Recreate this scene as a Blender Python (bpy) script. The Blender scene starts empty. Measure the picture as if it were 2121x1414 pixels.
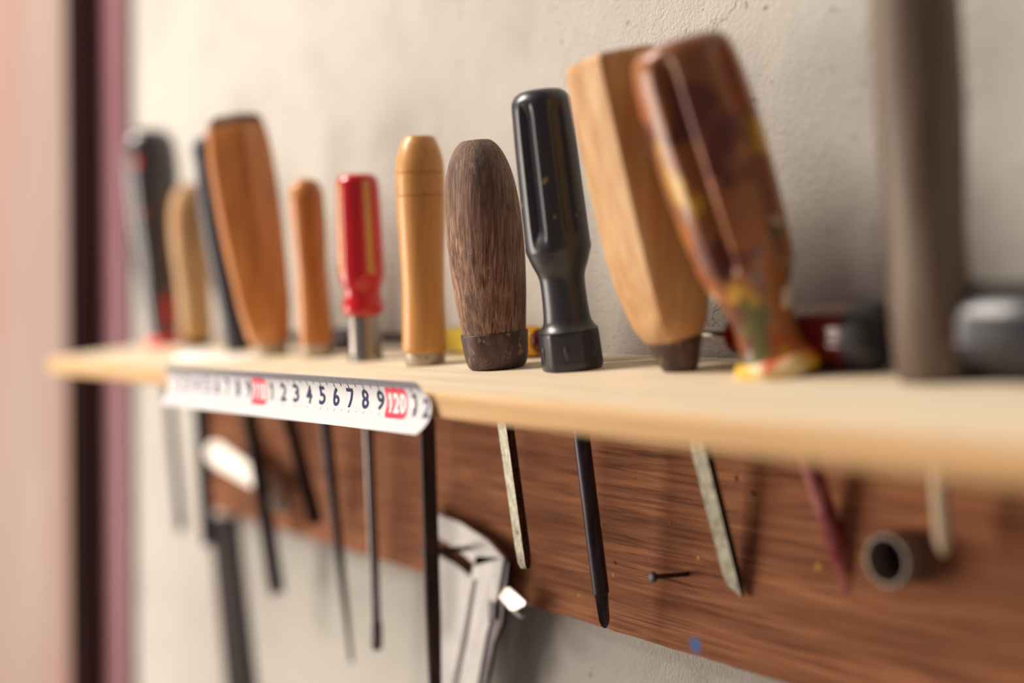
import bpy, bmesh, math, random
from mathutils import Vector, Matrix, noise
random.seed(7)
C = bpy.context.scene.collection
SC = bpy.context.scene
PI = math.pi

# ------------------------------------------------------------------ camera, sky, lights, exposure
F = 2600.0                       # focal length in pixels of the 2121 x 1414 frame
CX, CY = 1060.5, 707.0
YAW = math.atan2(2600.0, 1960.0)  # camera looks along the wall, to its left
PITCH = math.atan2(52.0, F)
CAM = Vector((0.0, 0.0, 0.024))
fw = Vector((-math.sin(YAW)*math.cos(PITCH), math.cos(YAW)*math.cos(PITCH), -math.sin(PITCH)))
rt = Vector((math.cos(YAW), math.sin(YAW), 0.0))
up = rt.cross(fw)
cd = bpy.data.cameras.new('camera')
cam = bpy.data.objects.new('camera', cd); C.objects.link(cam)
cam.matrix_world = Matrix(((rt.x, up.x, -fw.x, CAM.x), (rt.y, up.y, -fw.y, CAM.y), (rt.z, up.z, -fw.z, CAM.z), (0, 0, 0, 1)))
cd.sensor_width = 36.0
cd.lens = F/2121.0*36.0
cd.clip_start = 0.005
cd.dof.use_dof = True
cd.dof.focus_distance = 0.441
cd.dof.aperture_fstop = 2.3
SC.camera = cam

world = bpy.data.worlds.new('world'); SC.world = world
world.use_nodes = True
wb = world.node_tree.nodes['Background']
wb.inputs[0].default_value = (0.82, 0.68, 0.75, 1)
wb.inputs[1].default_value = 0.23

def area(name, loc, target, size, watts, col):
    l = bpy.data.lights.new(name, 'AREA'); l.shape = 'RECTANGLE'; l.size, l.size_y = size; l.energy = watts; l.color = col
    o = bpy.data.objects.new(name, l); C.objects.link(o); o.location = loc
    o.rotation_euler = (Vector(target)-Vector(loc)).to_track_quat('-Z', 'Y').to_euler()
    return o
LIGHT = Vector((-1.35, -0.72, 1.18))      # daylight from a high window to the left
area('window_light', LIGHT, (-0.35, 0.30, 0.0), (0.70, 0.80), 53.0, (1.0, 0.91, 0.80))
# added low lamp standing for floor-bounced daylight, to light beneath the shelf
LOW = Vector((-1.60, -0.85, -0.25))
area('low_bounce_light', LOW, (-0.35, 0.30, -0.05), (0.80, 0.90), 24.0, (1.0, 0.90, 0.78))

vs = SC.view_settings
SC.display_settings.display_device = 'sRGB'
vs.view_transform = 'Standard'; vs.look = 'None'; vs.exposure = 0.0; vs.gamma = 1.0; vs.use_curve_mapping = False

# ------------------------------------------------------------------ measuring helpers
YF, YW = 0.220, 0.313            # shelf front edge, wall plane
YB = 0.302                       # front face of the plywood board
DROOP = 0.110                    # the shelf sags towards its front edge
TH = 0.0085
SN = Vector((0, -DROOP, 1)).normalized()
def ray(px, py):
    return (rt*((px-CX)/F) - up*((py-CY)/F) + fw)
def on_plane(px, py, P, N):
    d = ray(px, py); return CAM + d*((P-CAM).dot(N)/d.dot(N))
def on_y(px, py, Y): return on_plane(px, py, Vector((0, Y, 0)), Vector((0, 1, 0)))
def on_shelf(px, py): return on_plane(px, py, Vector((0, YF, 0)), SN)
def depth(P): return (P-CAM).dot(fw)
def shelf_z(y): return (y-YF)*DROOP

# ------------------------------------------------------------------ materials
def lin(h):
    if isinstance(h, str):
        h = [int(h[i:i+2], 16)/255.0 for i in (0, 2, 4)]
        return tuple(c/12.92 if c <= .04045 else ((c+.055)/1.055)**2.4 for c in h)
    return h
class NT:
    def __init__(s, name):
        s.m = bpy.data.materials.new(name); s.m.use_nodes = True
        s.t = s.m.node_tree; s.b = s.t.nodes['Principled BSDF']
        s.tc = s.t.nodes.new('ShaderNodeTexCoord')
    def n(s, k, **kw):
        o = s.t.nodes.new(k)
        for a, b in kw.items(): setattr(o, a, b)
        return o
    def l(s, a, b): s.t.links.new(a, b)
    def mapping(s, sc, loc=(0, 0, 0), rot=(0, 0, 0)):
        m = s.n('ShaderNodeMapping'); s.l(s.tc.outputs['Object'], m.inputs[0])
        m.inputs['Scale'].default_value = sc; m.inputs['Location'].default_value = loc; m.inputs['Rotation'].default_value = rot
        return m.outputs[0]
    def noise(s, sc, scale=1.0, detail=4, rough=.55, dist=0.0, loc=(0, 0, 0)):
        t = s.n('ShaderNodeTexNoise'); s.l(s.mapping(sc, loc), t.inputs['Vector'])
        t.inputs['Scale'].default_value = scale; t.inputs['Detail'].default_value = detail
        t.inputs['Roughness'].default_value = rough; t.inputs['Distortion'].default_value = dist
        return t.outputs['Fac']
    def ramp(s, fac, stops):
        r = s.n('ShaderNodeValToRGB'); s.l(fac, r.inputs[0])
        e = r.color_ramp.elements
        while len(e) < len(stops): e.new(.5)
        for el, (p, c) in zip(e, stops):
            el.position = p; c = lin(c) if not isinstance(c, (int, float)) else (c, c, c)
            el.color = (c[0], c[1], c[2], 1)
        return r.outputs[0]
    def mix(s, fac, a, b, mode='MIX'):
        m = s.n('ShaderNodeMix', data_type='RGBA', blend_type=mode)
        if isinstance(fac, (int, float)): m.inputs[0].default_value = fac
        else: s.l(fac, m.inputs[0])
        for v, i in ((a, 6), (b, 7)):
            if isinstance(v, (str, tuple)):
                c = lin(v); m.inputs[i].default_value = (c[0], c[1], c[2], 1)
            else: s.l(v, m.inputs[i])
        return m.outputs[2]
    def color(s, c):
        if isinstance(c, (str, tuple)):
            c = lin(c); s.b.inputs['Base Color'].default_value = (c[0], c[1], c[2], 1)
        else: s.l(c, s.b.inputs['Base Color'])
    def bump(s, h, dist, strength=1.0):
        b = s.n('ShaderNodeBump'); b.inputs['Strength'].default_value = strength; b.inputs['Distance'].default_value = dist
        s.l(h, b.inputs['Height']); s.l(b.outputs[0], s.b.inputs['Normal'])
    def set(s, rough=.5, metal=0.0, spec=.5, trans=0.0, coat=0.0, ior=1.45):
        i = s.b.inputs
        i['Roughness'].default_value = rough; i['Metallic'].default_value = metal; i['Specular IOR Level'].default_value = spec
        i['Transmission Weight'].default_value = trans; i['Coat Weight'].default_value = coat; i['IOR'].default_value = ior
        return s
def streaked(name, stops, sc, rough=.5, metal=0, spec=.4, bump=0, coat=0, specks=(), detail=5, dist=0.0, loc=(0, 0, 0), trans=0.0):
    """Colour that follows a stretched noise, with specks (colour, cells per metre, threshold)."""
    t = NT(name); f = t.noise(sc, 1.0, detail, .6, dist, loc)
    col = t.ramp(f, stops)
    for k, (c, cell, th, w) in enumerate(specks):
        g = t.noise((cell, cell, cell*.8), 1.0, 2, .5, 0, (k*3.7+1, k*1.3, k*2.1))
        col = t.mix(t.ramp(g, [(th, 0.0), (th+w, 1.0)]), col, c)
    t.color(col); t.set(rough, metal, spec, trans, coat)
    if bump: t.bump(f, bump)
    return t.m
G = (450, 450, 22)               # grain running up a handle
MAT = {}
MAT['wall'] = None
def wall_material():
    t = NT('plaster')
    big = t.noise((5, 5, 5), 1, 4, .6)
    col = t.ramp(big, [(.25, 'B4AEA6'), (.5, 'BFBAB2'), (.75, 'C6C2BB')])
    st = t.noise((30, 30, 30), 1, 6, .7, .3, (3, 1, 2))
    col = t.mix(t.ramp(st, [(.52, 0.0), (.75, .35)]), col, '9C938B')
    v = t.n('ShaderNodeTexVoronoi', feature='DISTANCE_TO_EDGE')
    mp = t.n('ShaderNodeVectorMath', operation='ADD'); t.l(t.mapping((14, 14, 14)), mp.inputs[0])
    nz = t.n('ShaderNodeTexNoise'); t.l(t.mapping((55, 55, 55)), nz.inputs['Vector']); nz.inputs['Scale'].default_value = 1; nz.inputs['Detail'].default_value = 5
    sc = t.n('ShaderNodeVectorMath', operation='SCALE'); t.l(nz.outputs['Color'], sc.inputs[0]); sc.inputs['Scale'].default_value = 0.9
    t.l(sc.outputs[0], mp.inputs[1]); t.l(mp.outputs[0], v.inputs['Vector']); v.inputs['Scale'].default_value = 1
    crack = t.ramp(v.outputs['Distance'], [(0.0, .6), (.016, 0.0)])
    where = t.ramp(t.noise((16, 16, 16), 1, 2, .5, 0, (9, 4, 6)), [(.54, 0.0), (.66, 1.0)])
    cr = t.n('ShaderNodeMath', operation='MULTIPLY'); t.l(crack, cr.inputs[0]); t.l(where, cr.inputs[1])
    col = t.mix(cr.outputs[0], col, '7A7269')
    pit = t.ramp(t.noise((260, 260, 260), 1, 2, .5), [(.70, 0.0), (.76, 1.0)])
    col = t.mix(pit, col, '90877C')
    t.color(col); t.set(.9, 0, .2)
    fine = t.noise((700, 700, 700), 1, 5, .65)
    coarse = t.noise((90, 90, 90), 1, 5, .6)
    a = t.n('ShaderNodeMath', operation='MULTIPLY_ADD'); t.l(coarse, a.inputs[0]); a.inputs[1].default_value = .9; t.l(fine, a.inputs[2])
    b = t.n('ShaderNodeMath', operation='MULTIPLY_ADD'); t.l(cr.outputs[0], b.inputs[0]); b.inputs[1].default_value = -.7; t.l(a.outputs[0], b.inputs[2])
    t.bump(b.outputs[0], 0.0008, 1.0)
    return t.m
MAT['wall'] = wall_material()
def board_material():
    t = NT('plywood')
    f = t.noise((26, 60, 760), 1, 5, .6, .15)
    col = t.ramp(f, [(.30, '583628'), (.43, '915C42'), (.56, 'B07552'), (.75, 'C48B64')])
    w = t.noise((5, 8, 110), 1, 4, .6, .2, (5, 2, 1))
    col = t.mix(t.ramp(w, [(.35, .6), (.62, 0.0)]), col, '6E452F')
    for k, (c, th) in enumerate((('D9A43A', .80), ('4C2C20', .79))):
        g = t.noise((160, 160, 160), 1, 1, .4, 0, (k*5+2, k*3, 1))
        col = t.mix(t.ramp(g, [(th, 0.0), (th+.02, 1.0)]), col, c)
    # a dab of blue paint near the lower edge
    p = on_y(1440, 1335, YB); d = t.n('ShaderNodeVectorMath', operation='DISTANCE')
    t.l(t.tc.outputs['Object'], d.inputs[0]); d.inputs[1].default_value = p
    col = t.mix(t.ramp(d.outputs['Value'], [(.0006, 1.0), (.0009, 0.0)]), col, '3E78B8')
    t.color(col); t.set(.75, 0, .12); t.bump(f, 0.0003, .8)
    return t.m
MAT['board'] = board_material()
MAT['board_edge'] = streaked('plywood_edge', [(.3, '9A6A45'), (.7, 'D3A271')], (300, 300, 300), .8, bump=.0006)
MAT['pine'] = streaked('pine', [(.30, 'D3BFA0'), (.5, 'DDCDB2'), (.72, 'E4D8C2')], (6, 130, 260), .6, 0, .3, .0001)
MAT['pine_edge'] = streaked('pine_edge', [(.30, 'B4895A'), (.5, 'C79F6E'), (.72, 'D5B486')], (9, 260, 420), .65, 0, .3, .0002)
MAT['tan_wood'] = streaked('tan_wood', [(.3, 'BE8242'), (.5, 'C98F4C'), (.72, 'D29C5A')], G, .38, 0, .45, .00004, .15, [('6E4320', 210, .72, .03)])
MAT['orange_wood'] = streaked('orange_wood', [(.3, '9A5A24'), (.5, 'B8722F'), (.72, 'CC8A45')], G, .36, 0, .45, .00004, .2, [('6B3A1A', 120, .70, .08)])
MAT['amber_wood'] = streaked('amber_wood', [(.28, '9C5A28'), (.5, 'BE7836'), (.75, 'D6924E')], (300, 300, 16), .3, 0, .5, .00004, .3, [('5A3018', 70, .68, .15)])
MAT['end_grain'] = streaked('end_grain', [(.3, '4A3327'), (.7, '8A6A54')], (300, 300, 300), .7, 0, .3, .0002)
MAT['beech'] = streaked('beech', [(.3, 'A8794C'), (.5, 'BA9062'), (.72, 'C8A67A')], (260, 260, 18), .5, 0, .35, .00005, 0, [('C99A3A', 60, .66, .1), ('A5653A', 45, .64, .14)])
MAT['weathered'] = None
def weathered():
    t = NT('weathered_wood')
    f = t.noise((1150, 1150, 52), 1, 6, .66, .5)
    col = t.ramp(f, [(.32, '3A2822'), (.43, '785544'), (.55, '9E7760'), (.72, 'C5A68E')])
    g = t.noise((120, 120, 50), 1, 5, .65, 0, (4, 4, 4))
    col = t.mix(t.ramp(g, [(.47, 0.0), (.66, .8)]), col, '453129')
    z = t.n('ShaderNodeSeparateXYZ'); t.l(t.tc.outputs['Object'], z.inputs[0])
    wz = t.ramp(z.outputs[2], [(.045, 0.0), (.085, .55)])
    col = t.mix(wz, col, '7A6558')
    s = t.noise((330, 330, 330), 1, 2, .5, 0, (8, 3, 1))
    col = t.mix(t.ramp(s, [(.72, 0.0), (.76, .8)]), col, 'C4AE93')
    s2 = t.noise((170, 170, 170), 1, 2, .5, 0, (2, 7, 5))
    col = t.mix(t.ramp(s2, [(.76, 0.0), (.78, .8)]), col, 'B0506E')
    t.color(col); t.set(.62, 0, .35)
    t.bump(f, 0.0007, 1.0)
    return t.m
MAT['weathered'] = weathered()
MAT['leather'] = streaked('old_collar', [(.3, '2E2020'), (.55, '4F3A37'), (.75, '6A5450')], (260, 260, 90), .5, 0, .45, .0003, 0,
                          [('8F7A5E', 330, .60, .12), ('C89A22', 120, .76, .02)])
MAT['black'] = streaked('black_plastic', [(.3, '1E1D22'), (.7, '302F37')], (60, 60, 20), .36, 0, .55, 0, .2, [('7D6A4A', 190, .72, .03)])
MAT['navy'] = streaked('navy_plastic', [(.3, '22232F'), (.7, '353846')], (50, 50, 20), .34, 0, .5, 0)
MAT['black_rubber'] = streaked('black_rubber', [(.3, '241D21'), (.7, '362D31')], (80, 80, 40), .34, 0, .9, 0, .3)
MAT['red'] = streaked('red_plastic', [(.3, 'A80F18'), (.7, 'C81A1F')], (50, 50, 20), .22, 0, .5, 0, .3)
MAT['bright_red'] = streaked('bright_red_plastic', [(.3, 'D51A12'), (.7, 'EE2A1C')], (50, 50, 20), .3, 0, .5, 0)
MAT['gold_inlay'] = streaked('tan_inlay', [(.3, 'B58540'), (.7, 'CDA05C')], (50, 50, 20), .3, 0, .5, 0)
MAT['dark_red'] = streaked('dark_red_plastic', [(.3, '4E0C12'), (.7, '7A141B')], (40, 40, 40), .18, 0, .5, 0, .4)
MAT['yellow_clear'] = streaked('clear_yellow_plastic', [(.3, 'E0C02A'), (.7, 'F2DC60')], (60, 60, 60), .12, 0, .5, 0, 0, trans=.75)
MAT['orange_yellow'] = streaked('orange_yellow_plastic', [(.3, 'D89018'), (.7, 'F0B428')], (60, 60, 60), .2, 0, .5, 0)
MAT['steel'] = streaked('steel', [(.3, '8E8A88'), (.7, 'C9C5C2')], (300, 300, 40), .28, 1.0, .5, .00003)
MAT['satin_steel'] = streaked('satin_steel', [(.3, '8A8583'), (.7, 'A19C99')], (200, 200, 60), .42, .3, .5, .00003)
MAT['bright_steel'] = streaked('bright_steel', [(.3, 'BAB3AA'), (.7, 'CAC3BA')], (90, 90, 60), .36, .3, .5)
MAT['ring_steel'] = streaked('dull_ring_steel', [(.3, '75685F'), (.7, '93857A')], (200, 200, 200), .5, .4, .4)
MAT['shaft_steel'] = streaked('worn_shaft_steel', [(.3, '5A5352'), (.7, '7C7573')], (300, 300, 40), .3, .85, .5, .00003)
MAT['chrome'] = streaked('chrome', [(.3, '948C84'), (.7, 'ACA49B')], (90, 90, 30), .3, 1.0)
MAT['ferrule'] = streaked('dull_ferrule', [(.3, '9C8B7A'), (.7, 'C6B9A8')], (300, 300, 80), .42, .45, .5, .00006, 0, [('6E5238', 200, .62, .1)])
MAT['dark_steel'] = streaked('dark_steel', [(.3, '2A2326'), (.7, '4A4145')], (300, 300, 30), .4, .7, .5, .00006)
MAT['file_steel'] = streaked('file_steel', [(.3, '2E2320'), (.55, '43322D'), (.75, '5E4335')], (240, 240, 60), .55, .55, .5, .0001)
MAT['rust_steel'] = streaked('rusty_chisel_steel', [(.3, '8E8A76'), (.5, 'BDB9A2'), (.7, 'E0DCC6')], (500, 500, 260), .45, .2, .5, .0002, 0, [('6E5C44', 260, .64, .10)])
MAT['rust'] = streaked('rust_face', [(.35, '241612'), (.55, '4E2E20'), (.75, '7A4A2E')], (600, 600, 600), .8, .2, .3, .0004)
MAT['cream_paint'] = streaked('pale_stick_wood', [(.3, 'CDB592'), (.7, 'E2CFAF')], (200, 200, 18), .5, 0, .4)
MAT['olive_wood'] = streaked('grey_brown_wood', [(.3, '56463A'), (.55, '665649'), (.75, '786B5C')], (220, 220, 14), .45, 0, .45, .00005)
MAT['strip_dark'] = streaked('dark_strip_finish', [(.3, '221819'), (.7, '2E2223')], (60, 60, 20), .7, 0, .15)
MAT['mauve'] = streaked('mauve_paint', [(.3, '7E5258'), (.7, '8A5E65')], (30, 30, 6), .45, 0, .4)
MAT['dark_brown'] = streaked('shaded_side_brown', [(.3, '3A2324'), (.7, '4A2F2F')], (30, 30, 6), .5, 0, .4)
MAT['pink_paint'] = streaked('faded_pink_paint', [(.28, '966E5E'), (.48, '8E776F'), (.7, '96857D')], (9, 9, 3), .6, 0, .3, detail=2)
MAT['tape_white'] = streaked('white_tape_enamel', [(.3, 'C6C3C4'), (.7, 'CECBCC')], (80, 80, 80), .45, 0, .3)
MAT['ink'] = streaked('navy_ink', [(.3, '23254A'), (.7, '2A2C55')], (80, 80, 80), .6, 0, .15)
MAT['red_ink'] = streaked('red_ink', [(.3, 'DB2440'), (.7, 'E63850')], (80, 80, 80), .35, 0, .4)
MAT['white_ink'] = streaked('white_ink', [(.3, 'F0E6E4'), (.7, 'F6EEEC')], (80, 80, 80), .35, 0, .4)
MAT['paper'] = streaked('white_paper', [(.3, 'EFEAE2'), (.7, 'F6F2EC')], (40, 40, 40), .7, 0, .2)
MAT['floor'] = streaked('concrete', [(.3, '6F675F'), (.7, '8B827A')], (9, 9, 9), .9, 0, .2, .002)
MAT['painted'] = streaked('paint_spattered_wood', [(.3, '6E3E1E'), (.5, '8E5428'), (.72, 'AA6C3A')], (70, 70, 24), .38, 0, .45, .0001, .4,
    [('A8531C', 55, .54, .08), ('5E2818', 62, .55, .07), ('5A582C', 66, .58, .06), ('C0921E', 58, .62, .05), ('B9705A', 74, .63, .05),
     ('3A5A78', 64, .68, .03), ('E6D2B4', 80, .68, .04)])
MAT['painted_collar'] = streaked('yellow_painted_collar', [(.35, 'E2A01E'), (.5, 'D8B038'), (.65, 'F0DDB8')], (55, 55, 55), .4, 0, .4, 0, 0, [('D2582A', 70, .62, .06)])
MAT['painted_shaft'] = streaked('paint_stained_shaft', [(.3, '5A1822'), (.5, '8A3038'), (.72, 'C98A80')], (120, 120, 40), .45, .2, .4, 0, 0, [('D2A02A', 90, .62, .06)])

# ------------------------------------------------------------------ mesh helpers
def link_mesh(name, bm, mats, parent=None, smooth=40, origin=None):
    if origin is None: origin = Vector((0, 0, 0))
    bm.normal_update()
    me = bpy.data.meshes.new(name)
    bmesh.ops.recalc_face_normals(bm, faces=bm.faces[:])
    if origin.length: bmesh.ops.translate(bm, verts=bm.verts[:], vec=-origin)
    bm.to_mesh(me); bm.free()
    for m in (mats if isinstance(mats, (list, tuple)) else [mats]): me.materials.append(m)
    if smooth:
        me.polygons.foreach_set('use_smooth', [True]*len(me.polygons))
        me.set_sharp_from_angle(angle=math.radians(smooth))
    o = bpy.data.objects.new(name, me); C.objects.link(o)
    if parent: o.parent = parent
    else: o.location = origin
    return o
def thing(name, label, cat, loc, group=None):
    o = bpy.data.objects.new(name, None); C.objects.link(o); o.location = loc
    o.empty_display_size = .01
    o['label'] = label; o['category'] = cat
    if group: o['group'] = group
    return o
def tag(o, label, cat, group=None):
    o['label'] = label; o['category'] = cat
    if group: o['group'] = group
    return o
def structure(o): o['kind'] = 'structure'; return o
def box(bm, lo, hi, mi=0):
    vs = [bm.verts.new((x, y, z)) for x in (lo[0], hi[0]) for y in (lo[1], hi[1]) for z in (lo[2], hi[2])]
    for q in ((0, 1, 3, 2), (4, 6, 7, 5), (0, 4, 5, 1), (2, 3, 7, 6), (0, 2, 6, 4), (1, 5, 7, 3)):
        bm.faces.new([vs[i] for i in q]).material_index = mi
def prism(bm, pts, ext, mi=0):
    """Closed polygon (3-D points) pushed along the vector ext."""
    a = [bm.verts.new(p) for p in pts]; b = [bm.verts.new(p+ext) for p in pts]
    bm.faces.new(a).material_index = mi; bm.faces.new(b[::-1]).material_index = mi
    n = len(pts)
    for i in range(n): bm.faces.new((a[i], b[i], b[(i+1) % n], a[(i+1) % n])).material_index = mi
def frame(P0, P1):
    a = (P1-P0).normalized()
    e1 = rt if abs(a.dot(rt)) < .75 else Vector((0, 0, 1))
    e1 = (e1-a*e1.dot(a)).normalized()
    return a, e1, e1.cross(a)
def loft(bm, P0, P1, rings, seg=48, shape=None, cap=True, mi=None, arc=None):
    """Surface of revolution, or of any cross-section, about P0-P1.
    rings: (t, radius) in fractions of the axis and metres; shape(phi, t) scales the radius; phi 0 is the camera's right, 90 faces it."""
    a, e1, e2 = frame(P0, P1); L = (P1-P0).length
    prev = None; first = last = None
    for (t, r) in rings:
        row = []
        n = seg if arc is None else seg+1
        for k in range(n):
            ph = 2*PI*k/seg if arc is None else arc[0]+(arc[1]-arc[0])*k/seg
            rr = r*(shape(ph, t) if shape else 1.0)
            row.append(bm.verts.new(P0 + a*(t*L) + (e1*math.cos(ph)+e2*math.sin(ph))*rr))
        if prev:
            m = len(row)
            for k in range(m if arc is None else m-1):
                f = bm.faces.new((prev[k], prev[(k+1) % m], row[(k+1) % m], row[k]))
                if mi is not None: f.material_index = mi
        else: first = row
        prev = row; last = row
    if cap and arc is None:
        for rw in (first[::-1], last):
            f = bm.faces.new(rw)
            if mi is not None: f.material_index = mi
def smooth_profile(pts, n=6):
    """Catmull-Rom through (t, r) points."""
    out = []
    for i in range(len(pts)-1):
        p0 = pts[max(i-1, 0)]; p1 = pts[i]; p2 = pts[i+1]; p3 = pts[min(i+2, len(pts)-1)]
        for k in range(n):
            u = k/n
            out.append(tuple(.5*(2*p1[j]+(p2[j]-p0[j])*u+(2*p0[j]-5*p1[j]+4*p2[j]-p3[j])*u*u+(3*p1[j]-p0[j]-3*p2[j]+p3[j])*u**3) for j in (0, 1)))
    out.append(pts[-1]); return out
def polygonal(n, phase, amount=1.0, round_=0.0):
    def f(ph, t):
        w = 2*PI/n; q = (ph-phase) % w - w/2
        p = math.cos(w/2)/math.cos(q)
        p = p*(1-round_)+round_
        am = amount(t) if callable(amount) else amount
        return 1+(p-1)*am
    return f
def fluted(n, phase, deep, power, window):
    def f(ph, t):
        c = step(power-.38, power+.38, math.cos(n*(ph-phase)))
        return 1-deep*c*window(t)
    return f
def step(a, b, t): u = min(1, max(0, (t-a)/(b-a))); return u*u*(3-2*u)

class Tool:
    """A tool standing in the rack: base on the shelf, handle up, shaft down through its own hole."""
    def __init__(s, name, label, cat, base, top, end=None):
        s.B = on_shelf(*base); N = SN.cross(rt).normalized()
        s.T = on_plane(top[0], top[1], s.B, N)
        s.E = on_plane(end[0], end[1], s.B, N) if end else None
        s.s = depth(s.B)/F                       # metres per pixel at the base
        s.base, s.top = base, top
        s.root = thing(name, label, cat, s.B)
    def t(s, y): return (s.base[1]-y)/(s.base[1]-s.top[1])
    def rings(s, prof, n=6, sm=True):
        # a profile is given as (image row, half width in pixels at the base's distance)
        p = [(s.t(y), r*s.s) for y, r in prof]
        return smooth_profile(p, n) if sm else p
    def part(s, name, prof, mat, seg=48, shape=None, sm=True, smooth=40, mats=None, **kw):
        bm = bmesh.new()
        loft(bm, s.B, s.T, s.rings(prof, sm=sm), seg, shape, **kw)
        return link_mesh(name, bm, mats or mat, s.root, smooth, s.B)
    def shaft(s, secs, mat, name='shaft', seg=24, shape=None, smooth=40, flat=None, rot=0.0, tip=None):
        """secs: (fraction from base to end, half width px, half depth px)"""
        bm = bmesh.new(); a, e1, e2 = frame(s.B, s.E); L = (s.E-s.B).length
        c, sn = math.cos(rot), math.sin(rot)
        u, v = e1*c+e2*sn, -e1*sn+e2*c
        prev = None; n = seg if flat is None else 4
        for i, (t, w, d) in enumerate(secs):
            row = []
            for k in range(n):
                if flat is None:
                    q = u*math.cos(2*PI*k/n)*w+v*math.sin(2*PI*k/n)*d
                else:
                    q = u*((1, -1, -1, 1)[k]*w)+v*((1, 1, -1, -1)[k]*d)
                p = s.B+a*(t*L)+q*s.s
                if tip and i == len(secs)-1: p = p+a*(tip*q.dot(v)*s.s)
                row.append(bm.verts.new(p))
            if prev:
                for k in range(n): bm.faces.new((prev[k], prev[(k+1) % n], row[(k+1) % n], row[k]))
            else: bm.faces.new(row)
            prev = row
        bm.faces.new(prev[::-1])
        return link_mesh(name, bm, mat, s.root, smooth, s.B)
TOOLS = []
HOLES = []
def tool(*a, hole=None, **k):
    t = Tool(*a, **k); TOOLS.append(t)
    if hole: HOLES.append((t, hole))
    return t

# ------------------------------------------------------------------ the setting
bm = bmesh.new(); box(bm, (-1.75, YW, -1.1), (1.6, YW+.12, 1.3)); structure(link_mesh('wall_back', bm, MAT['wall'], smooth=0))
bm = bmesh.new(); box(bm, (-3.0, -2.6, -1.2), (1.6, YW+.12, -1.1)); structure(link_mesh('floor', bm, MAT['floor'], smooth=0))
# door casing left of the wall: pale pink front board, side with its shade put into a dark brown, mauve moulding in the corner
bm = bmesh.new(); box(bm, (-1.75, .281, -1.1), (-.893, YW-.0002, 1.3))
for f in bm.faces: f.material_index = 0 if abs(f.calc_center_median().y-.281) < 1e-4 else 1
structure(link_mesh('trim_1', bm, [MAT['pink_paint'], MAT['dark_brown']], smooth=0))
bm = bmesh.new()
prof = [(-.892, YW), (-.892, .3060), (-.858, .3052), (-.8515, .3054), (-.8495, .3064), (-.849, YW)]
prism(bm, [Vector((x, y, -1.1)) for x, y in prof], Vector((0, 0, 2.4)))
structure(link_mesh('trim_2', bm, MAT['mauve'], smooth=40))

# plywood board screwed to the wall under the shelf
BL = on_y(432, 1046, YB); 
pa, pb = on_y(432, 1050, YB), on_y(1400, 1345, YB)
bm = bmesh.new(); slope = (pb.z-pa.z)/(pb.x-pa.x)
N = 260; x0, x1 = pa.x, .55
lower = []
for i in range(N+1):
    x = x0+(x1-x0)*i/N
    z = pa.z+slope*(x-x0)+.0007*noise.noise(Vector((x*260, 0, 0)))+.0005*noise.noise(Vector((x*900, 3, 0)))-.0006*max(0, noise.noise(Vector((x*130, 7, 0)))-.25)
    lower.append((x, z))
ztop = shelf_z(YB)-TH*1.02-.0004
rows = []
for (x, z) in lower:
    rows.append([bm.verts.new((x, y, zz)) for y, zz in ((YB, ztop), (YB, z), (YW-.0002, z+.0012), (YW-.0002, ztop))])
for A, B_ in zip(rows, rows[1:]):
    for k in range(4):
        bm.faces.new((A[k], A[(k+1) % 4], B_[(k+1) % 4], B_[k])).material_index = 1 if k == 1 else 0
bm.faces.new(rows[0]).material_index = 1; bm.faces.new(rows[-1][::-1]).material_index = 1
tag(link_mesh('backing_board', bm, [MAT['board'], MAT['board_edge']], smooth=0), 'long brown plywood board fixed to the wall under the shelf, rough lower edge', 'board')

# ------------------------------------------------------------------ the row of tools
# black and red screwdriver, far left
t = tool('screwdriver', 'black plastic screwdriver with red collar and red dot at the left shelf end', 'screwdriver', (341, 716), (308, 268), (376, 1100), hole=16)
t.part('handle', [(706, 30), (690, 33), (640, 36), (580, 42), (520, 48), (450, 53), (380, 55), (320, 54), (290, 48), (274, 36), (268, 20)], MAT['black_rubber'],
       shape=lambda p, q: 1-.05*max(0, math.cos(6*p))**2*step(.2, .4, q)*(1-step(.85, .95, q)))
t.part('collar', [(716, 34), (712, 37), (704, 37), (698, 33), (690, 28)], MAT['bright_red'])
def spots(T, name, mat, items):
    """Raised coloured spots on a handle: (row, angle, half height px, half width px, handle radius px)."""
    for (y, ph, hh, hw, r) in items:
        bm = bmesh.new(); a, e1, e2 = frame(T.B, T.T)
        c = T.B+a*((T.T-T.B).length*T.t(y)); nrm = e1*math.cos(ph)+e2*math.sin(ph); tg = a.cross(nrm)
        c = c+nrm*((r-1.5)*T.s)
        loft_rows = []
        for k, (q, d) in enumerate(((1, 0), (1, 2.6), (.8, 3.8), (.4, 4.4))):
            loft_rows.append([bm.verts.new(c+a*(math.sin(2*PI*i/20)*hh*q*T.s)+tg*(math.cos(2*PI*i/20)*hw*q*T.s)+nrm*(d*T.s)) for i in range(20)])
        for A, B_ in zip(loft_rows, loft_rows[1:]):
            for i in range(20): bm.faces.new((A[i], A[(i+1) % 20], B_[(i+1) % 20], B_[i]))
        bm.faces.new(loft_rows[-1]); bm.faces.new(loft_rows[0][::-1])
        link_mesh(name, bm, mat, T.root, 40, T.B)
spots(t, 'reflection_dot', MAT['bright_red'], [(338, 1.80, 11, 8, 54), (440, 1.75, 6, 4, 53)])  # red dots standing for blurred reflections, modelled as coloured bumps
spots(t, 'red_stripe', MAT['bright_red'], [(640, 1.0, 40, 7, 37)])
t.shaft([(0, 9, 9), (.9, 9, 9), (.93, 11, 6), (1, 9, 2)], MAT['dark_steel'])

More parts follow.
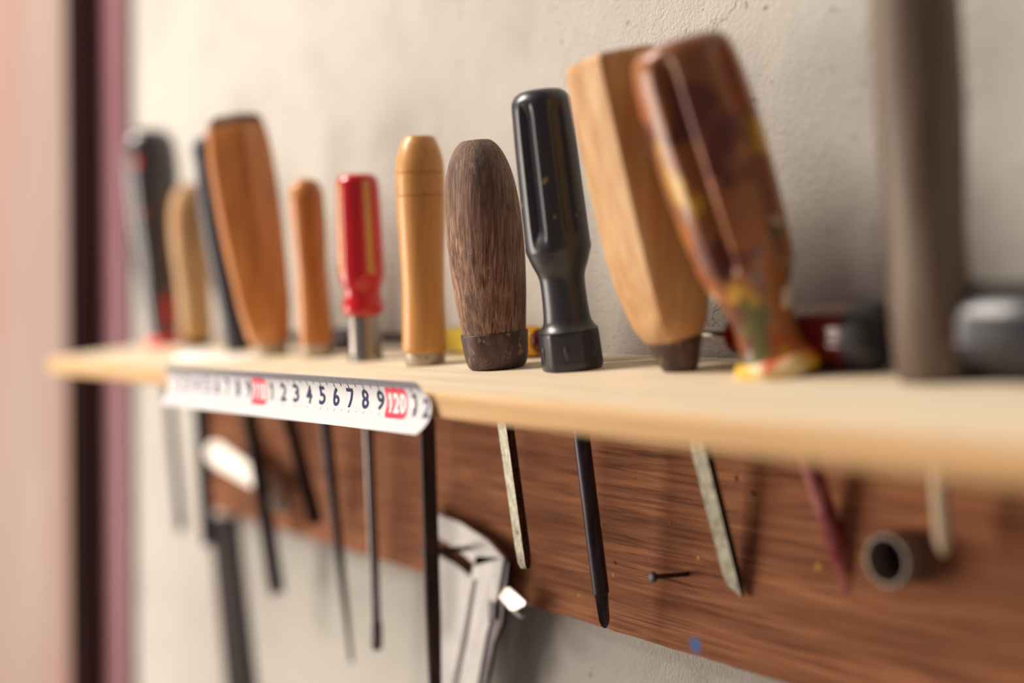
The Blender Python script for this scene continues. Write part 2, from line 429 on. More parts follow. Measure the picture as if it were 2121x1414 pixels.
# slim wooden handle
t = tool('file', 'pale bulging wooden handle with dark ferrule between the two dark plastic handles', 'file', (410, 720), (388, 378), (432, 1130), hole=18)
t.part('handle', [(700, 30), (680, 33), (620, 34), (560, 37), (500, 41), (450, 41), (415, 35), (392, 24), (380, 10)], MAT['beech'])
t.part('ferrule', [(720, 26), (716, 27), (702, 29), (698, 28)], MAT['dark_steel'], sm=False)
t.shaft([(0, 13, 5), (.2, 15, 5), (.97, 13, 4), (1, 10, 3)], MAT['navy'], name='blade', flat=1)

# slim navy handle leaning behind the amber one
t = tool('screwdriver', 'slim dark navy handle partly hidden behind the tall amber wooden handle', 'screwdriver', (497, 727), (424, 280), (574, 1228), hole=18)
t.part('handle', [(727, 25), (722, 27), (700, 28), (640, 30), (560, 34), (480, 37), (420, 36), (350, 30), (320, 31), (295, 27), (284, 15)], MAT['navy'])
t.shaft([(0, 14, 7), (.5, 15, 7), (.97, 15, 6), (1, 13, 5)], MAT['dark_steel'], name='blade', flat=1, rot=.5)

# tall amber faceted handle
t = tool('chisel', 'tall amber wooden chisel handle with flat facets and dark worn top', 'chisel', (564, 735), (483, 240), (655, 1085), hole=22)
sh = polygonal(6, math.radians(8), lambda q: .95*step(.05, .2, q), .08)
t.part('handle', [(712, 36), (690, 46), (640, 56), (580, 61), (500, 67), (420, 70), (340, 70), (290, 67), (262, 61)], MAT['amber_wood'], seg=96, shape=sh, smooth=20)
t.part('worn_top', [(262, 61), (250, 57), (242, 48), (239, 30), (238, 8)], MAT['end_grain'], seg=96, shape=sh, smooth=25)['label'] = 'dark worn top end'
t.part('ferrule', [(735, 31), (732, 33), (716, 35), (710, 35)], MAT['ferrule'], sm=False)
t.shaft([(0, 13, 7), (.5, 13, 6), (.9, 15, 5), (1, 17, 2)], MAT['file_steel'], name='blade', flat=1, rot=.4)

# small file handle with two turned lines
t = tool('file', 'short orange wooden file handle with turned lines, left of the red handle', 'file', (658, 739), (632, 370), (728, 1370), hole=20)
t.part('handle', [(712, 34), (700, 35), (640, 34), (580, 32), (540, 32), (500, 34), (460, 35.5), (441, 35.5), (438, 34), (435, 35.5), (412, 35.5), (409, 34), (406, 35.5), (395, 33), (380, 27), (371, 15), (370, 4)], MAT['orange_wood'])
t.part('ferrule', [(739, 32), (736, 33), (714, 33.5), (711, 33)], MAT['ferrule'], sm=False)
t.shaft([(0, 13, 13), (.2, 13, 13), (.6, 10, 10), (1, 4, 4)], MAT['dark_steel'], name='blade', seg=16)

# red nut driver
t = tool('nut_driver', 'red plastic nut driver with tan stripes and a shiny chrome sleeve', 'screwdriver', (758, 746), (739, 360), (781, 1344), hole=20)
flu = fluted(4, math.radians(58), .08, .62, lambda q: step(.46, .52, q)*(1-step(.92, .98, q)))
t.part('handle', [(652, 32), (648, 39), (638, 42.5), (626, 41), (612, 37.5), (598, 38), (580, 44), (560, 47.5), (500, 47), (440, 46), (385, 44), (370, 40), (362, 31), (360, 12)], MAT['red'], seg=96, shape=flu)
for ph in (58, 148, 238, 328):
    bm = bmesh.new(); c = math.radians(ph)
    loft(bm, t.B, t.T, t.rings([(566, 47.5), (550, 48.1), (500, 47.8), (440, 46.8), (388, 44.9), (376, 42.8)]), 8, flu, cap=False, arc=(c-.17, c+.17))
    o = link_mesh('stripe', bm, MAT['gold_inlay'], t.root, 40, t.B)
    if ph == 58: o['label'] = 'tan stripe set in a flute'
t.part('sleeve', [(746, 37), (743, 38), (736, 35), (730, 33), (655, 32), (650, 30)], MAT['chrome'], sm=False)
t.shaft([(0, 11, 11), (.9, 10, 10), (.91, 13, 13), (.98, 12, 12), (1, 10, 10)], MAT['shaft_steel'], smooth=30)

# tan file handle
t = tool('file', 'smooth tan wooden file handle with a flat top, left of the weathered handle', 'file', (881, 754), (868, 282), (904, 1500), hole=24)
t.part('handle', [(728, 44), (722, 46.5), (700, 46), (650, 44.5), (600, 43.5), (550, 44.5), (500, 46.5), (450, 49), (409, 50), (405.5, 49.6), (404, 47.4), (402.5, 49.6), (399, 50), (362, 50), (359.5, 49.6), (358, 47.6), (356.5, 49.6), (353, 50), (335, 48.5), (315, 44), (300, 39), (288, 33), (283, 29), (282, 26)], MAT['tan_wood'])
t.part('ferrule', [(754, 41), (751, 42), (730, 42), (725, 41.5)], MAT['ferrule'], sm=False)
t.shaft([(0, 14, 6), (.12, 15.5, 6), (.7, 15.5, 6), (1, 11, 5)], MAT['file_steel'], name='blade', flat=1, rot=.45)

# weathered brown handle, the sharpest thing in the picture
t = tool('chisel', 'weathered dark brown wooden chisel handle with cracked grain and a dark collar', 'chisel', (1031, 761), (985, 290), (1088, 1176), hole=22)
def knotty(p, q): return 1+.012*noise.noise(Vector((math.cos(p)*1.3, math.sin(p)*1.3, q*3)))+.006*noise.noise(Vector((math.cos(p)*9, math.sin(p)*9, q*4)))
t.part('handle', [(690, 65.5), (675, 67.5), (640, 71), (590, 75.5), (530, 78.5), (470, 79), (420, 76.5), (380, 71.5), (350, 65), (325, 56), (307, 46), (296, 36), (291, 27), (290, 10)], MAT['weathered'], seg=128, shape=knotty)
t.part('collar', [(761, 52), (758, 57), (752, 61), (742, 64), (725, 66.5), (705, 68.5), (690, 70), (686.5, 69.5), (686, 67), (685.5, 63)], MAT['leather'], seg=128,
       shape=lambda p, q: 1+.010*noise.noise(Vector((math.cos(p)*2, math.sin(p)*2, q*9))))
w = .62
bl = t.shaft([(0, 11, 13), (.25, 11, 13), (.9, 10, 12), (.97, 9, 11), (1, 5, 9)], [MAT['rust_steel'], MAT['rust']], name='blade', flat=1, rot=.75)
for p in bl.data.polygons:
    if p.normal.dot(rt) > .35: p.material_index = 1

# large black fluted screwdriver
t = tool('screwdriver', 'large black fluted plastic screwdriver right of the weathered brown handle', 'screwdriver', (1187, 764), (1117, 186), (1254, 1300), hole=30)
win = lambda q: step(.44, .52, q)*(1-step(.90, .965, q))
flu = fluted(6, math.radians(64), .17, .35, win)
t.part('handle', [(682, 63), (677, 58), (668, 52), (655, 48.5), (620, 46.5), (580, 46.5), (562, 50), (545, 57), (525, 64), (505, 68.5), (450, 68.5), (380, 67), (300, 65.5), (240, 63.5), (215, 62), (202, 57), (193, 49), (188, 38), (186, 15)], MAT['black'], seg=144, shape=flu, smooth=50)
t.part('collar', [(764, 60), (761, 63), (752, 65), (735, 64.5), (700, 63.5), (686, 63), (681, 60), (679, 54)], MAT['black'], seg=96, shape=polygonal(6, math.radians(10), 1.0, .55), smooth=25)
for ph in (10, 70, 130, 190, 250, 310):   # moulded oval pips, one on each flat of the collar
    spots(t, 'pip', MAT['black'], [(724, math.radians(ph+30), 16, 5, 60)])
t.shaft([(0, 17.5, 17.5), (.86, 17.5, 17.5), (.865, 15, 15)], MAT['dark_steel'])
s0, e0 = t.B, t.E
tipB = s0+(e0-s0)*.86
bm = bmesh.new()
loft(bm, tipB, e0, [(0, 15.5*t.s), (.45, 15*t.s), (.8, 13.5*t.s), (.93, 9*t.s), (1, 3*t.s)], 48, lambda p, q: 1-.42*step(.1, .55, q)*abs(math.cos(2*p+.6))**.8*(1 if math.cos(4*p+1.2) > -.9 else .8))
link_mesh('cross_tip', bm, MAT['dark_steel'], t.root, 35, t.B)

# big pale octagonal chisel handle
t = tool('chisel', 'big pale octagonal wooden chisel handle with tapered dark ferrule, right of the black screwdriver', 'chisel', (1412, 767), (1262, 112), (1524, 1222), hole=30)
sh = polygonal(4, math.radians(107), lambda q: step(.06, .22, q), .12)
t.part('handle', [(702, 56), (690, 66), (660, 82), (620, 93), (570, 101), (500, 106), (420, 107), (330, 107), (230, 105), (150, 101), (128, 98), (119, 92), (114, 80), (113, 20)], MAT['beech'], seg=96, shape=sh, smooth=18)
t.part('ferrule', [(767, 33), (764, 36), (745, 43), (715, 54), (700, 58), (698, 56)], MAT['leather'], sm=False)
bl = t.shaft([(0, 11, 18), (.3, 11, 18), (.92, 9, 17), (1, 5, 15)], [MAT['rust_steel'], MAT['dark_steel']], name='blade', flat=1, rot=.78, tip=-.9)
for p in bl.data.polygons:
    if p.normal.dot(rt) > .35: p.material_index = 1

# paint-spattered fluted handle
t = tool('screwdriver', 'big fluted handle spattered with coloured paint and a yellow collar', 'screwdriver', (1616, 775), (1400, 84), (1798, 1325), hole=30)
win = lambda q: step(.30, .37, q)*(1-step(.90, .97, q))
flu = fluted(5, math.radians(122), .26, .72, win)
t.part('handle', [(735, 76), (715, 68), (690, 64), (650, 65), (620, 70), (595, 79), (570, 91), (540, 101), (480, 106), (400, 112), (300, 115), (220, 114), (150, 110), (115, 103), (98, 92), (89, 72), (85, 20)], MAT['painted'], seg=144, shape=flu, smooth=50)
t.part('collar', [(775, 84), (772, 88), (760, 91), (745, 88), (735, 80), (728, 66)], MAT['painted_collar'], shape=lambda p, q: 1+.02*math.cos(9*p))
t.shaft([(0, 22, 22), (.5, 21, 21), (.85, 19, 19), (.93, 19, 11), (1, 14, 4)], MAT['painted_shaft'])

# grey brown handle close to the lens
t = tool('wooden_tool', 'tall grey brown wooden handle nearest the camera, running out of the top of the frame', 'tool', (1935, 787), (1889, -95), (1956, 1150), hole=30)
t.part('handle', [(787, 66), (780, 72), (740, 78), (640, 82), (560, 80), (470, 78), (350, 84), (220, 88), (100, 88), (-20, 85), (-65, 72), (-85, 45), (-95, 10)], MAT['olive_wood'])
t.shaft([(0, 20, 20), (.5, 20, 20), (.9, 18, 18), (.96, 13, 13), (1, 4, 4)], MAT['cream_paint'], name='stick')

# ------------------------------------------------------------------ the shelf with its holes
bm = bmesh.new()
XL, XR = on_shelf(119, 739).x, .30
YS = YW-.0004
def shelf_pt(x, y, d): return Vector((x, y, shelf_z(y)))-SN*d
q = [(YF+.0012, 0), (YF, .0010), (YF, TH-.0006), (YF+.0006, TH), (YS-.0012, TH), (YS-.0012, 0)]
prism(bm, [shelf_pt(XL, y, d) for y, d in q], Vector((XR-XL, 0, 0)))
bmesh.ops.recalc_face_normals(bm, faces=bm.faces[:])
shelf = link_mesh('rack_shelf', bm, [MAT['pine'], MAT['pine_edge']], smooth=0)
bm = bmesh.new()
for T, r in HOLES:
    a = (T.E-T.B).normalized(); loft(bm, T.B-a*.012, T.B+a*.025, [(0, r*T.s), (1, r*T.s)], 28)
cut = link_mesh('cutter', bm, MAT['pine'], smooth=0)
md = shelf.modifiers.new('holes', 'BOOLEAN'); md.operation = 'DIFFERENCE'; md.object = cut; md.solver = 'EXACT'
bpy.context.view_layer.update()
me = bpy.data.meshes.new_from_object(shelf.evaluated_get(bpy.context.evaluated_depsgraph_get()))
shelf.modifiers.clear(); shelf.data = me
bpy.data.objects.remove(cut, do_unlink=True)
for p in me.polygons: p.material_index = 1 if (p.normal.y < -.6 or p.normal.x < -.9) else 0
tag(shelf, 'long pale pine tool rack shelf with holes, fixed to the wall', 'shelf')
def wire(name, pts, r, mat, parent=None, origin=None, n=6):
    bm = bmesh.new(); prev = None
    for i, p in enumerate(pts):
        a = (pts[min(i+1, len(pts)-1)]-pts[max(i-1, 0)]).normalized()
        e = a.orthogonal().normalized(); f = a.cross(e)
        row = [bm.verts.new(p+(e*math.cos(2*PI*k/n)+f*math.sin(2*PI*k/n))*r) for k in range(n)]
        if prev:
            best = min(range(n), key=lambda s: (row[s].co-prev[0].co).length); row = row[best:]+row[:best]
            for k in range(n): bm.faces.new((prev[k], prev[(k+1) % n], row[(k+1) % n], row[k]))
        else: bm.faces.new(row[::-1])
        prev = row
    bm.faces.new(prev)
    return link_mesh(name, bm, mat, parent, 60, origin)
for (px, py, dx, dy) in ((1246, 905, .006, -.004), (1262, 912, .003, -.006), (1345, 908, .004, -.008)):
    p = on_y(px, py, YF+.012); p.z = min(p.z, -TH)
    p = Vector((p.x, p.y, shelf_z(p.y)-TH*1.0))
    wire('splinter', [p+Vector((dx*u, 0, dy*u+.0015*math.sin(5*u))) for u in (0, .25, .5, .75, 1)], .00012, MAT['pine_edge'], shelf)

# ------------------------------------------------------------------ measuring tape along the front edge
zt0, zb0 = on_y(352, 757, YF-.002).z, on_y(352, 838, YF-.002).z
zt1, zb1 = on_y(878, 790, YF-.002).z, on_y(884, 900, YF-.002).z
xa, xb = on_y(350, 800, YF-.001).x, on_y(894, 840, YF-.001).x
def tp(x, t, off=0.0):
    u = (x-xa)/(xb-xa)
    zt, zb = zt0+(zt1-zt0)*u, zb0+(zb1-zb0)*u
    sag = .0034*(2*t-1)**2
    return Vector((x, YF-.0005-sag-.0012*t-off, zt+(zb-zt)*t))
def x_end(t): return xb-.0058*max(0, 1-t/.42)**1.15-.0030*max(0, (t-.70)/.30)**1.6
O_T = tp(xa, 0)
tape = thing('measuring_tape', 'strip of white measuring tape with dark numbers stretched along the shelf front edge', 'tape measure', O_T)
bm = bmesh.new(); NX, NTT = 70, 14; gr = {}
for side, off in ((0, 0.0), (1, -.00016)):
    for i in range(NX+1):
        for j in range(NTT+1):
            t_ = j/NTT; xe = x_end(t_); x = xa+(xe-xa)*i/NX
            gr[side, i, j] = bm.verts.new(tp(x, t_, off))
for side in (0, 1):
    for i in range(NX):
        for j in range(NTT): bm.faces.new((gr[side, i, j], gr[side, i+1, j], gr[side, i+1, j+1], gr[side, i, j+1]))
for i in range(NX):
    for j in (0, NTT): bm.faces.new((gr[0, i, j], gr[0, i+1, j], gr[1, i+1, j], gr[1, i, j]))
for j in range(NTT):
    for i in (0, NX): bm.faces.new((gr[0, i, j], gr[0, i, j+1], gr[1, i, j+1], gr[1, i, j]))
link_mesh('blade', bm, MAT['tape_white'], tape, 40, O_T)
X110, X120 = on_y(540, 808, YF-.001).x, on_y(823, 832, YF-.001).x
CM = (X120-X110)/10.0
WT = abs(zt1-zb1)
dg = bpy.context.evaluated_depsgraph_get()
GLYPH = {}
def own(ch, poly):
    GLYPH[ch] = ([(x-.5, y-.5) for x, y in poly], [tuple(range(len(poly)))], .7)
own('7', [(0, 1), (0, .82), (.66, .82), (.18, 0), (.48, 0), (1, .88), (1, 1)])
own('1', [(.45, 0), (.95, 0), (.95, 1), (.55, 1), (.05, .80), (.05, .62), (.45, .74)])
def glyph(ch):
    if ch in GLYPH: return GLYPH[ch]
    cu = bpy.data.curves.new('glyph', 'FONT'); cu.body = ch; cu.size = 1; cu.offset = .024; cu.resolution_u = 4
    o = bpy.data.objects.new('glyph', cu); C.objects.link(o); bpy.context.view_layer.update()
    m = bpy.data.meshes.new_from_object(o.evaluated_get(bpy.context.evaluated_depsgraph_get()))
    vs_ = [v.co.copy() for v in m.vertices]; fs = [tuple(p.vertices) for p in m.polygons]
    xs = [v.x for v in vs_]; ys = [v.y for v in vs_]
    x0_, w_, y0_, h_ = min(xs), max(xs)-min(xs), min(ys), max(ys)-min(ys)
    GLYPH[ch] = ([((v.x-x0_)/w_-.5, (v.y-y0_)/h_-.5) for v in vs_], fs, w_/h_)
    bpy.data.objects.remove(o, do_unlink=True); bpy.data.curves.remove(cu); bpy.data.meshes.remove(m)
    return GLYPH[ch]
def put_glyph(bm, ch, x, t, w, h, off):
    pts, fs, asp = glyph(ch)
    if ch == '1': w = w*.55
    g = bmesh.new()
    V = [g.verts.new((p[0], p[1], 0)) for p in pts]
    for f in fs:
        try: g.faces.new([V[i] for i in f])
        except ValueError: pass
    for c in range(-4, 5):      # cut into strips so that the print follows the curved blade
        bmesh.ops.bisect_plane(g, geom=g.verts[:]+g.edges[:]+g.faces[:], plane_co=(0, c/10, 0), plane_no=(0, 1, 0))
    m = {v: bm.verts.new(tp(x+v.co.x*w, t-v.co.y*h/WT, off)) for v in g.verts}
    for f in g.faces: bm.faces.new([m[v] for v in f.verts])
    g.free()
bm = bmesh.new()
for k in range(-9, 13):
    if k in (0, 10): continue
    x = X110+k*CM
    if x < xa+.003: continue
    if k <= 10: put_glyph(bm, str(k % 10), x, .43, .0046, .0066, .00010)
    elif k == 11: put_glyph(bm, '1', x+.0004, .46, .0060, .0072, .00010)
    else: put_glyph(bm, '2', xb-.0026, .50, .0036, .0062, .00010)
link_mesh('printed_numbers', bm, MAT['ink'], tape, 0, O_T)
for x, txt in ((X110, '110'), (X120, '120')):
    bm = bmesh.new(); hw, hh = .0066, .0050/WT
    n = 10; V = {}
    rr = .0016
    def edge(u):   # rounded corners
        d = max(0, abs(u)-(1-rr/hw)); return 1-(rr*(1-math.sqrt(max(0, 1-(d*hw/rr)**2))))/.0050
    for i in range(n*2+1):
        u = math.sin((i/(n*2)-.5)*PI); e = edge(u)
        for j in range(7): V[i, j] = bm.verts.new(tp(x+u*hw, .455+(j/6*2-1)*hh*e, .00008))
    for i in range(n*2):
        for j in range(6): bm.faces.new((V[i, j], V[i+1, j], V[i+1, j+1], V[i, j+1]))
    link_mesh('red_box', bm, MAT['red_ink'], tape, 0, O_T)
    bm = bmesh.new()
    for d, ch in zip((-.0040, .0, .0040), txt): put_glyph(bm, ch, x+d, .455, .0034, .0066, .00016)
    link_mesh('printed_numbers', bm, MAT['white_ink'], tape, 0, O_T)['label'] = 'white number on the red box'
bm = bmesh.new()
k = -100
while X110+k*CM/10 < xb-.004:
    x = X110+k*CM/10
    if x > xa+.002:
        ln = .235 if k % 10 == 0 else (.20 if k % 5 == 0 else .15)
        wd = .00015 if k % 5 else .00018
        t0_ = .02
        V = [[bm.verts.new(tp(x+sx*wd, t0_+(ln-t0_)*j/3, .0001)) for j in range(4)] for sx in (-1, 1)]
        for j in range(3): bm.faces.new((V[0][j], V[1][j], V[1][j+1], V[0][j+1]))
        if k % 5 == 0:
            a, b = (.68, .73) if k % 10 == 0 else (.68, .705)
            bm.faces.new([bm.verts.new(tp(x+sx*.00008, tt, .0001)) for sx, tt in ((-1, a), (1, a), (1, b), (-1, b))])
    k += 1
o = link_mesh('graduation_marks', bm, MAT['ink'], tape, 0, O_T); o['kind'] = 'stuff'
c = tp(on_y(857, 833, YF-.001).x, .43, .0001)
bm = bmesh.new(); loft(bm, c+Vector((0, .003, 0)), c+Vector((0, -.0007, 0)), [(0, .0008), (.78, .0008), (.79, .0021), (.92, .0018), (1, .0008)], 20)
link_mesh('fixing_nail', bm, MAT['bright_steel'], tape, 40, O_T)

# scrap of white paper lying on the shelf behind the tape
p0, p1 = on_shelf(372, 741), on_shelf(522, 745)
bm = bmesh.new(); V = {}
for side in (0, 1):
    for i in range(25):
        for j in range(11):
            u, v = i/24, j/10*2-1
            P = p0.lerp(p1, u); hw = .0085*(1-abs(2*u-1)**4)**.5+.002
            y = P.y+v*hw+.001*math.sin(u*9)
            hgt = .0038*(1-v*v)*(.55+.45*math.sin(u*5.2+.4))*(1-abs(2*u-1)**6)+.0002
            V[side, i, j] = bm.verts.new(Vector((P.x, y, shelf_z(y)+hgt+.0003-side*.0003)))
for side in (0, 1):
    for i in range(24):
        for j in range(10): bm.faces.new((V[side, i, j], V[side, i+1, j], V[side, i+1, j+1], V[side, i, j+1]))
for i in range(24):
    for j in (0, 10): bm.faces.new((V[0, i, j], V[0, i+1, j], V[1, i+1, j], V[1, i, j]))
for j in range(10):
    for i in (0, 24): bm.faces.new((V[0, i, j], V[0, i, j+1], V[1, i, j+1], V[1, i, j]))
tag(link_mesh('paper_scrap', bm, MAT['paper'], smooth=60), 'curled scrap of white paper lying on the shelf behind the left end of the tape', 'paper')

# ------------------------------------------------------------------ tools lying at the back of the shelf
def lying(name, label, cat, px0, px1, yc, r, parts, mat_shaft=None, shaft=None):
    """Lies along the wall; px0 is the butt end, px1 the front end of the handle (image columns)."""
    z = shelf_z(yc)+r*1.006
    def at(px):
        d = ray(px, 0); q = CAM+d*((yc-CAM.y)/d.y); return Vector((q.x, yc, z))
    P0, P1 = at(px0), at(px1)
    root = thing(name, label, cat, Vector((P0.x, yc, shelf_z(yc))))
    o = root.location.copy()
    for nm, rings, mat, shp, seg in parts:
        bm = bmesh.new(); loft(bm, P0, P1, rings, seg, shp); link_mesh(nm, bm, mat, root, 45, o)
    if shaft:
        bm = bmesh.new(); loft(bm, P1, at(shaft[0]), [(0, shaft[1]), (.94, shaft[1]), (1, shaft[1]*.6)], 20); link_mesh('shaft', bm, mat_shaft, root, 40, o)
    return root
R = .0062
lying('screwdriver', 'clear yellow screwdriver lying at the back behind the weathered brown handle', 'screwdriver', 1119, 905, .296, R,
      [('handle', [(.10, R*.97), (.3, R), (.7, R), (.85, R*.8), (1, R*.72)], MAT['yellow_clear'], lambda p, q: 1-.05*max(0, math.cos(8*p)), 64),
       ('butt_rim', [(.0, R*.80), (.02, R*.93), (.10, R)], MAT['orange_yellow'], lambda p, q: 1-.05*max(0, math.cos(8*p)), 64),
       ('butt_cap', [(-.03, R*.45), (-.015, R*.70), (.03, R*.76)], MAT['dark_red'], lambda p, q: 1-.08*max(0, math.cos(8*p)), 64)],
      MAT['dark_steel'], (788, .0024))
R = .0052
lying('screwdriver', 'small dark navy handle lying at the back between the red and orange handles', 'screwdriver', 727, 606, .293, R,
      [('handle', [(0, R*.5), (.03, R*.85), (.08, R), (.8, R*.95), (.9, R*.7), (1, R*.6)], MAT['navy'], lambda p, q: 1-.06*max(0, math.cos(6*p)), 48)],
      MAT['steel'], (560, .0018))
R = .0098
lying('screwdriver', 'shiny dark red and black screwdriver lying at the back beside the paint-spattered handle', 'screwdriver', 1838, 1530, .2955, R,
      [('handle', [(.16, R), (.3, R), (.6, R*.97), (.75, R*.78), (.85, R*.7), (1, R*.62)], MAT['dark_red'], lambda p, q: 1-.07*max(0, math.cos(6*p))*(1-step(.6, .8, q)), 72),
       ('butt', [(0, R*.55), (.012, R*.8), (.035, R*.94), (.07, R), (.16, R)], MAT['black'], lambda p, q: 1-.07*max(0, math.cos(6*p)), 72)],
      MAT['chrome'], (1390, .0021))
R = .0125
lying('screwdriver', 'thick black screwdriver lying at the back, cut by the right edge of the frame', 'screwdriver', 2330, 1960, .292, R,
      [('handle', [(0, R*.6), (.02, R*.85), (.06, R), (.5, R), (.72, R), (.78, R*.97)], MAT['black'], lambda p, q: 1-.06*max(0, math.cos(6*p)), 72),
       ('red_band', [(.78, R*1.0), (.80, R*1.02), (.90, R*1.02), (.92, R*.95)], MAT['dark_red'], None, 48),
       ('collar', [(.92, R*.92), (.95, R*.8), (1, R*.6)], MAT['black'], None, 48)],
      MAT['steel'], (1890, .0030))

# ------------------------------------------------------------------ fixings on the board and wall
def outward(P): return Vector((0, -1, 0))
# thin nail
n0 = on_y(1424, 1190, YB); n1 = on_plane(1348, 1195, n0, Vector((1, 0, 0)))
bm = bmesh.new(); L = (n1-n0).length
loft(bm, n0+Vector((0, .004, 0)), n1, [(0, .0008), (.93, .0009), (.935, .0018), (.99, .0018), (1, .0013)], 16)
tag(link_mesh('nail', bm, MAT['dark_steel'], smooth=40, origin=n0), 'thin dark nail sticking out of the plywood board right of the black screwdriver', 'nail')
# short tube socket
c0 = on_y(1880, 1152, YB); R = 56*depth(c0)/F
root = thing('pipe_socket', 'round grey steel ring with dark hole on the plywood board at right', 'ring', c0)
bm = bmesh.new(); P0, P1 = c0+Vector((0, .0002, 0)), c0+Vector((0, -.010, 0))
loft(bm, P0, P1, [(0, R*1.0), (.85, R*1.0), (.97, R*.97), (1, R*.94), (1.0, R*.84), (.95, R*.81), (.1, R*.80)], 48, cap=False)
link_mesh('tube', bm, MAT['ring_steel'], root, 50, c0)
bm = bmesh.new(); loft(bm, P0, P1, [(.02, R*.81), (.12, R*.81)], 48); link_mesh('hole_bottom', bm, MAT['dark_steel'], root, 30, c0)
# chrome peg sloping out of the board and bolt beside it
b0 = on_y(562, 1005, YB); s_ = depth(b0)/F
q1 = on_plane(452, 934, b0+Vector((0, -.03, 0)), Vector((0, 1, 0))); q0 = on_y(560, 1000, YB)
root = thing('hook_bar', 'bright flat chrome hook bar sloping out of the left end of the plywood board', 'hook', q0)
bm = bmesh.new(); kc = on_y(482, 962, YB-.016); kn = ((CAM-kc).normalized()+(LOW-kc).normalized()).normalized()
pk = [(424, 930), (430, 918), (443, 913), (458, 916), (522, 962), (538, 985), (540, 1000), (532, 1010), (516, 1008), (436, 962), (426, 948)]
prism(bm, [on_plane(x, y, kc, kn) for x, y in pk], kn*-.004); bmesh.ops.bevel(bm, geom=[e for e in bm.edges], offset=.0006, segments=2, affect='EDGES')
link_mesh('plate', bm, MAT['bright_steel'], root, 40, q0)
bm = bmesh.new(); m_ = on_plane(518, 990, kc, kn)-kn*.003; loft(bm, Vector((m_.x, YB, m_.z)), m_, [(0, .0032), (1, .0030)], 20)
link_mesh('stem', bm, MAT['satin_steel'], root, 40, q0)
c1 = on_y(586, 1000, YB); s_ = depth(c1)/F
root = thing('bolt', 'round headed steel bolt in the plywood board beside the chrome hook bar', 'bolt', c1)
bm = bmesh.new(); loft(bm, c1, c1+Vector((0, -.016, 0)), [(0, .004), (.45, .004)], 24); link_mesh('shank', bm, MAT['bright_steel'], root, 40, c1)
bm = bmesh.new(); Rb = 28*s_
loft(bm, c1, c1+Vector((0, -.016, 0)), [(.45, Rb), (.62, Rb), (.80, Rb*.86), (.93, Rb*.55), (1, Rb*.15)], 32); link_mesh('head', bm, MAT['bright_steel'], root, 50, c1)
bm = bmesh.new(); c2 = on_y(590, 1040, YB); loft(bm, c2, c2+Vector((0, -.008, 0)), [(0, Rb*.8), (.3, Rb*.8), (.6, Rb*.5), (1, Rb*.3)], 6)
link_mesh('lower_screw', bm, MAT['bright_steel'], root, 30, c1)
# dark strip hanging on the wall below the board's left end
pts = [on_y(x, y, YW-.004) for x, y in ((432, 1070), (478, 1070), (555, 1750), (500, 1750))]
bm = bmesh.new(); prism(bm, pts, Vector((0, .0034, 0)))
tag(link_mesh('hanging_strip', bm, MAT['strip_dark'], smooth=0), 'dark flat strip hanging on the wall below the left end of the plywood board', 'strip')

# ------------------------------------------------------------------ vernier caliper hanging on a nail
YCAL = YB-.007
def cal(px, py): return on_y(px, py, YCAL)
O_C = cal(990, 1145)
root = thing('vernier_caliper', 'grey steel vernier caliper hanging on a nail over the plywood board', 'caliper', O_C)
def plate(name, pix, mat, y0=0.0, th=.0022, lab=None):
    bm = bmesh.new(); prism(bm, [on_y(x, y, YCAL+y0) for x, y in pix], Vector((0, th, 0)))
    bmesh.ops.bevel(bm, geom=[e for e in bm.edges], offset=.0002, segments=1, affect='EDGES')
    o = link_mesh(name, bm, mat, root, 25, O_C)
    if lab: o['label'] = lab
    return o
plate('beam', [(985, 1150), (1044, 1155), (1032, 1230), (1008, 1310), (939, 1700), (878, 1700), (952, 1330), (975, 1195)], MAT['satin_steel'])
plate('fixed_jaw', [(875, 1045), (912, 1068), (952, 1082), (1010, 1118), (1044, 1155), (985, 1172), (955, 1142), (915, 1118), (880, 1090)], MAT['satin_steel'])
plate('inner_jaw', [(880, 1120), (905, 1150), (945, 1170), (976, 1195), (966, 1250), (952, 1330), (925, 1460), (912, 1470), (910, 1330), (900, 1230), (880, 1180)], MAT['satin_steel'], .0012)
plate('shadow_line', [(979, 1198), (985, 1202), (962, 1335), (890, 1690), (884, 1690), (955, 1330)], MAT['dark_steel'], -.0005, .0008)  # dark strip put in for the shadow along the beam's left edge
plate('slide_edge', [(1034, 1205), (1044, 1160), (1054, 1165), (1046, 1225), (1040, 1290), (1022, 1330), (972, 1600), (957, 1600), (1008, 1312), (1024, 1285)], MAT['dark_steel'], .0010)
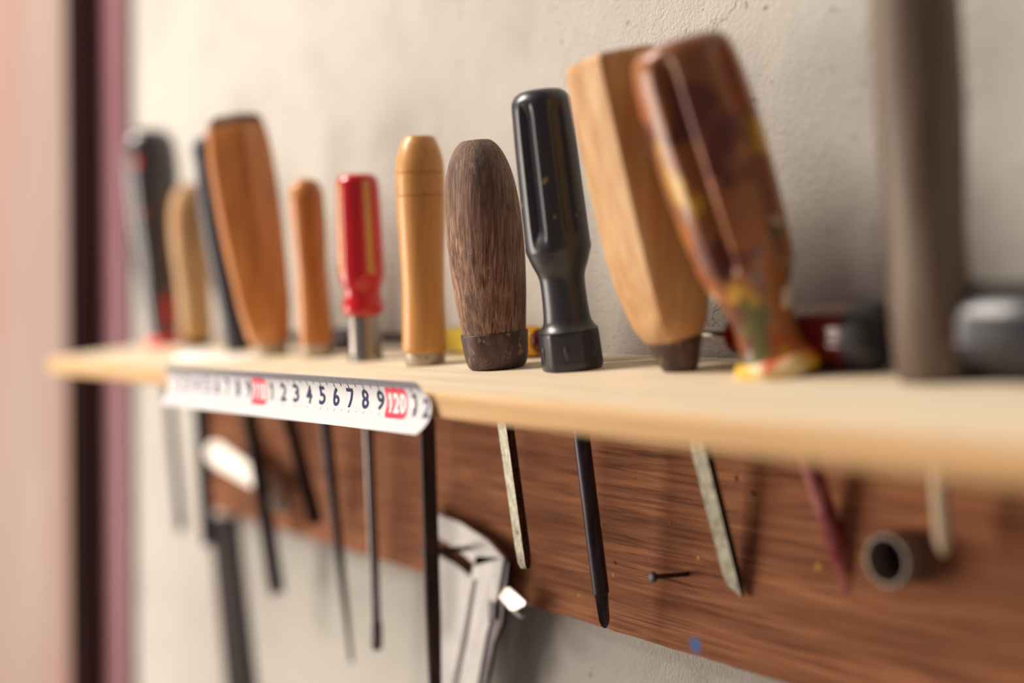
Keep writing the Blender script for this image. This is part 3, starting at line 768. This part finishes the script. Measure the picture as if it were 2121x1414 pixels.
plate('slot', [(1012, 1242), (1026, 1250), (1024, 1284), (1010, 1286)], MAT['dark_steel'], -.0004, .0008)
bm = bmesh.new()
for i in range(26):
    f = i/25; x, y = 1016-62*f, 1190+240*f
    d = 10 if i % 5 == 0 else 6
    V = [bm.verts.new(on_y(a, b, YCAL-.0001)) for a, b in ((x, y), (x+d, y+1.5), (x+d, y+2.7), (x, y+1.2))]; bm.faces.new(V)
o = link_mesh('scale_marks', bm, MAT['dark_steel'], root, 0, O_C); o['kind'] = 'stuff'
bm = bmesh.new(); kc = on_y(1060, 1241, YCAL-.003)
kn = ((CAM-kc).normalized()+(LOW-kc).normalized()).normalized()   # polished face turned to mirror the added low lamp into the camera
pk = [(1031, 1236), (1046, 1216), (1056, 1217), (1089, 1246), (1087, 1253), (1066, 1264), (1056, 1263)]
prism(bm, [on_plane(x, y, kc, kn) for x, y in pk], kn*-.0030); bmesh.ops.bevel(bm, geom=[e for e in bm.edges], offset=.0003, segments=2, affect='EDGES')
link_mesh('thumb_rest', bm, MAT['chrome'], root, 40, O_C)['label'] = 'bright polished thumb rest'
p_ = on_y(1058, 1255, YCAL); r_ = on_y(1084, 1277, YCAL)
bm = bmesh.new(); loft(bm, p_, r_, [(0, .0016), (.8, .0016), (1, .001)], 14); link_mesh('lock_screw', bm, MAT['satin_steel'], root, 40, O_C)
h0 = on_y(996, 1134, YB); h1 = on_plane(876, 1142, h0, Vector((1, 0, 0)))
bm = bmesh.new(); h1 = h0+(h1-h0).normalized()*min((h1-h0).length, .032)
loft(bm, h0+Vector((0, .004, 0)), h1, [(0, .0010), (.94, .0010), (.945, .0021), (.99, .0021), (1, .0015)], 14)
tag(link_mesh('nail', bm, MAT['dark_steel'], smooth=40, origin=h0), 'dark nail in the plywood board holding up the vernier caliper', 'nail')
import os
if os.environ.get('DBG'):
    for T in TOOLS: print('TOOL', T.root.name, [round(c, 3) for c in T.B], 'z', round(depth(T.B), 3), 'L', round((T.T-T.B).length, 3))
    print(pa, pb, ztop, XL)
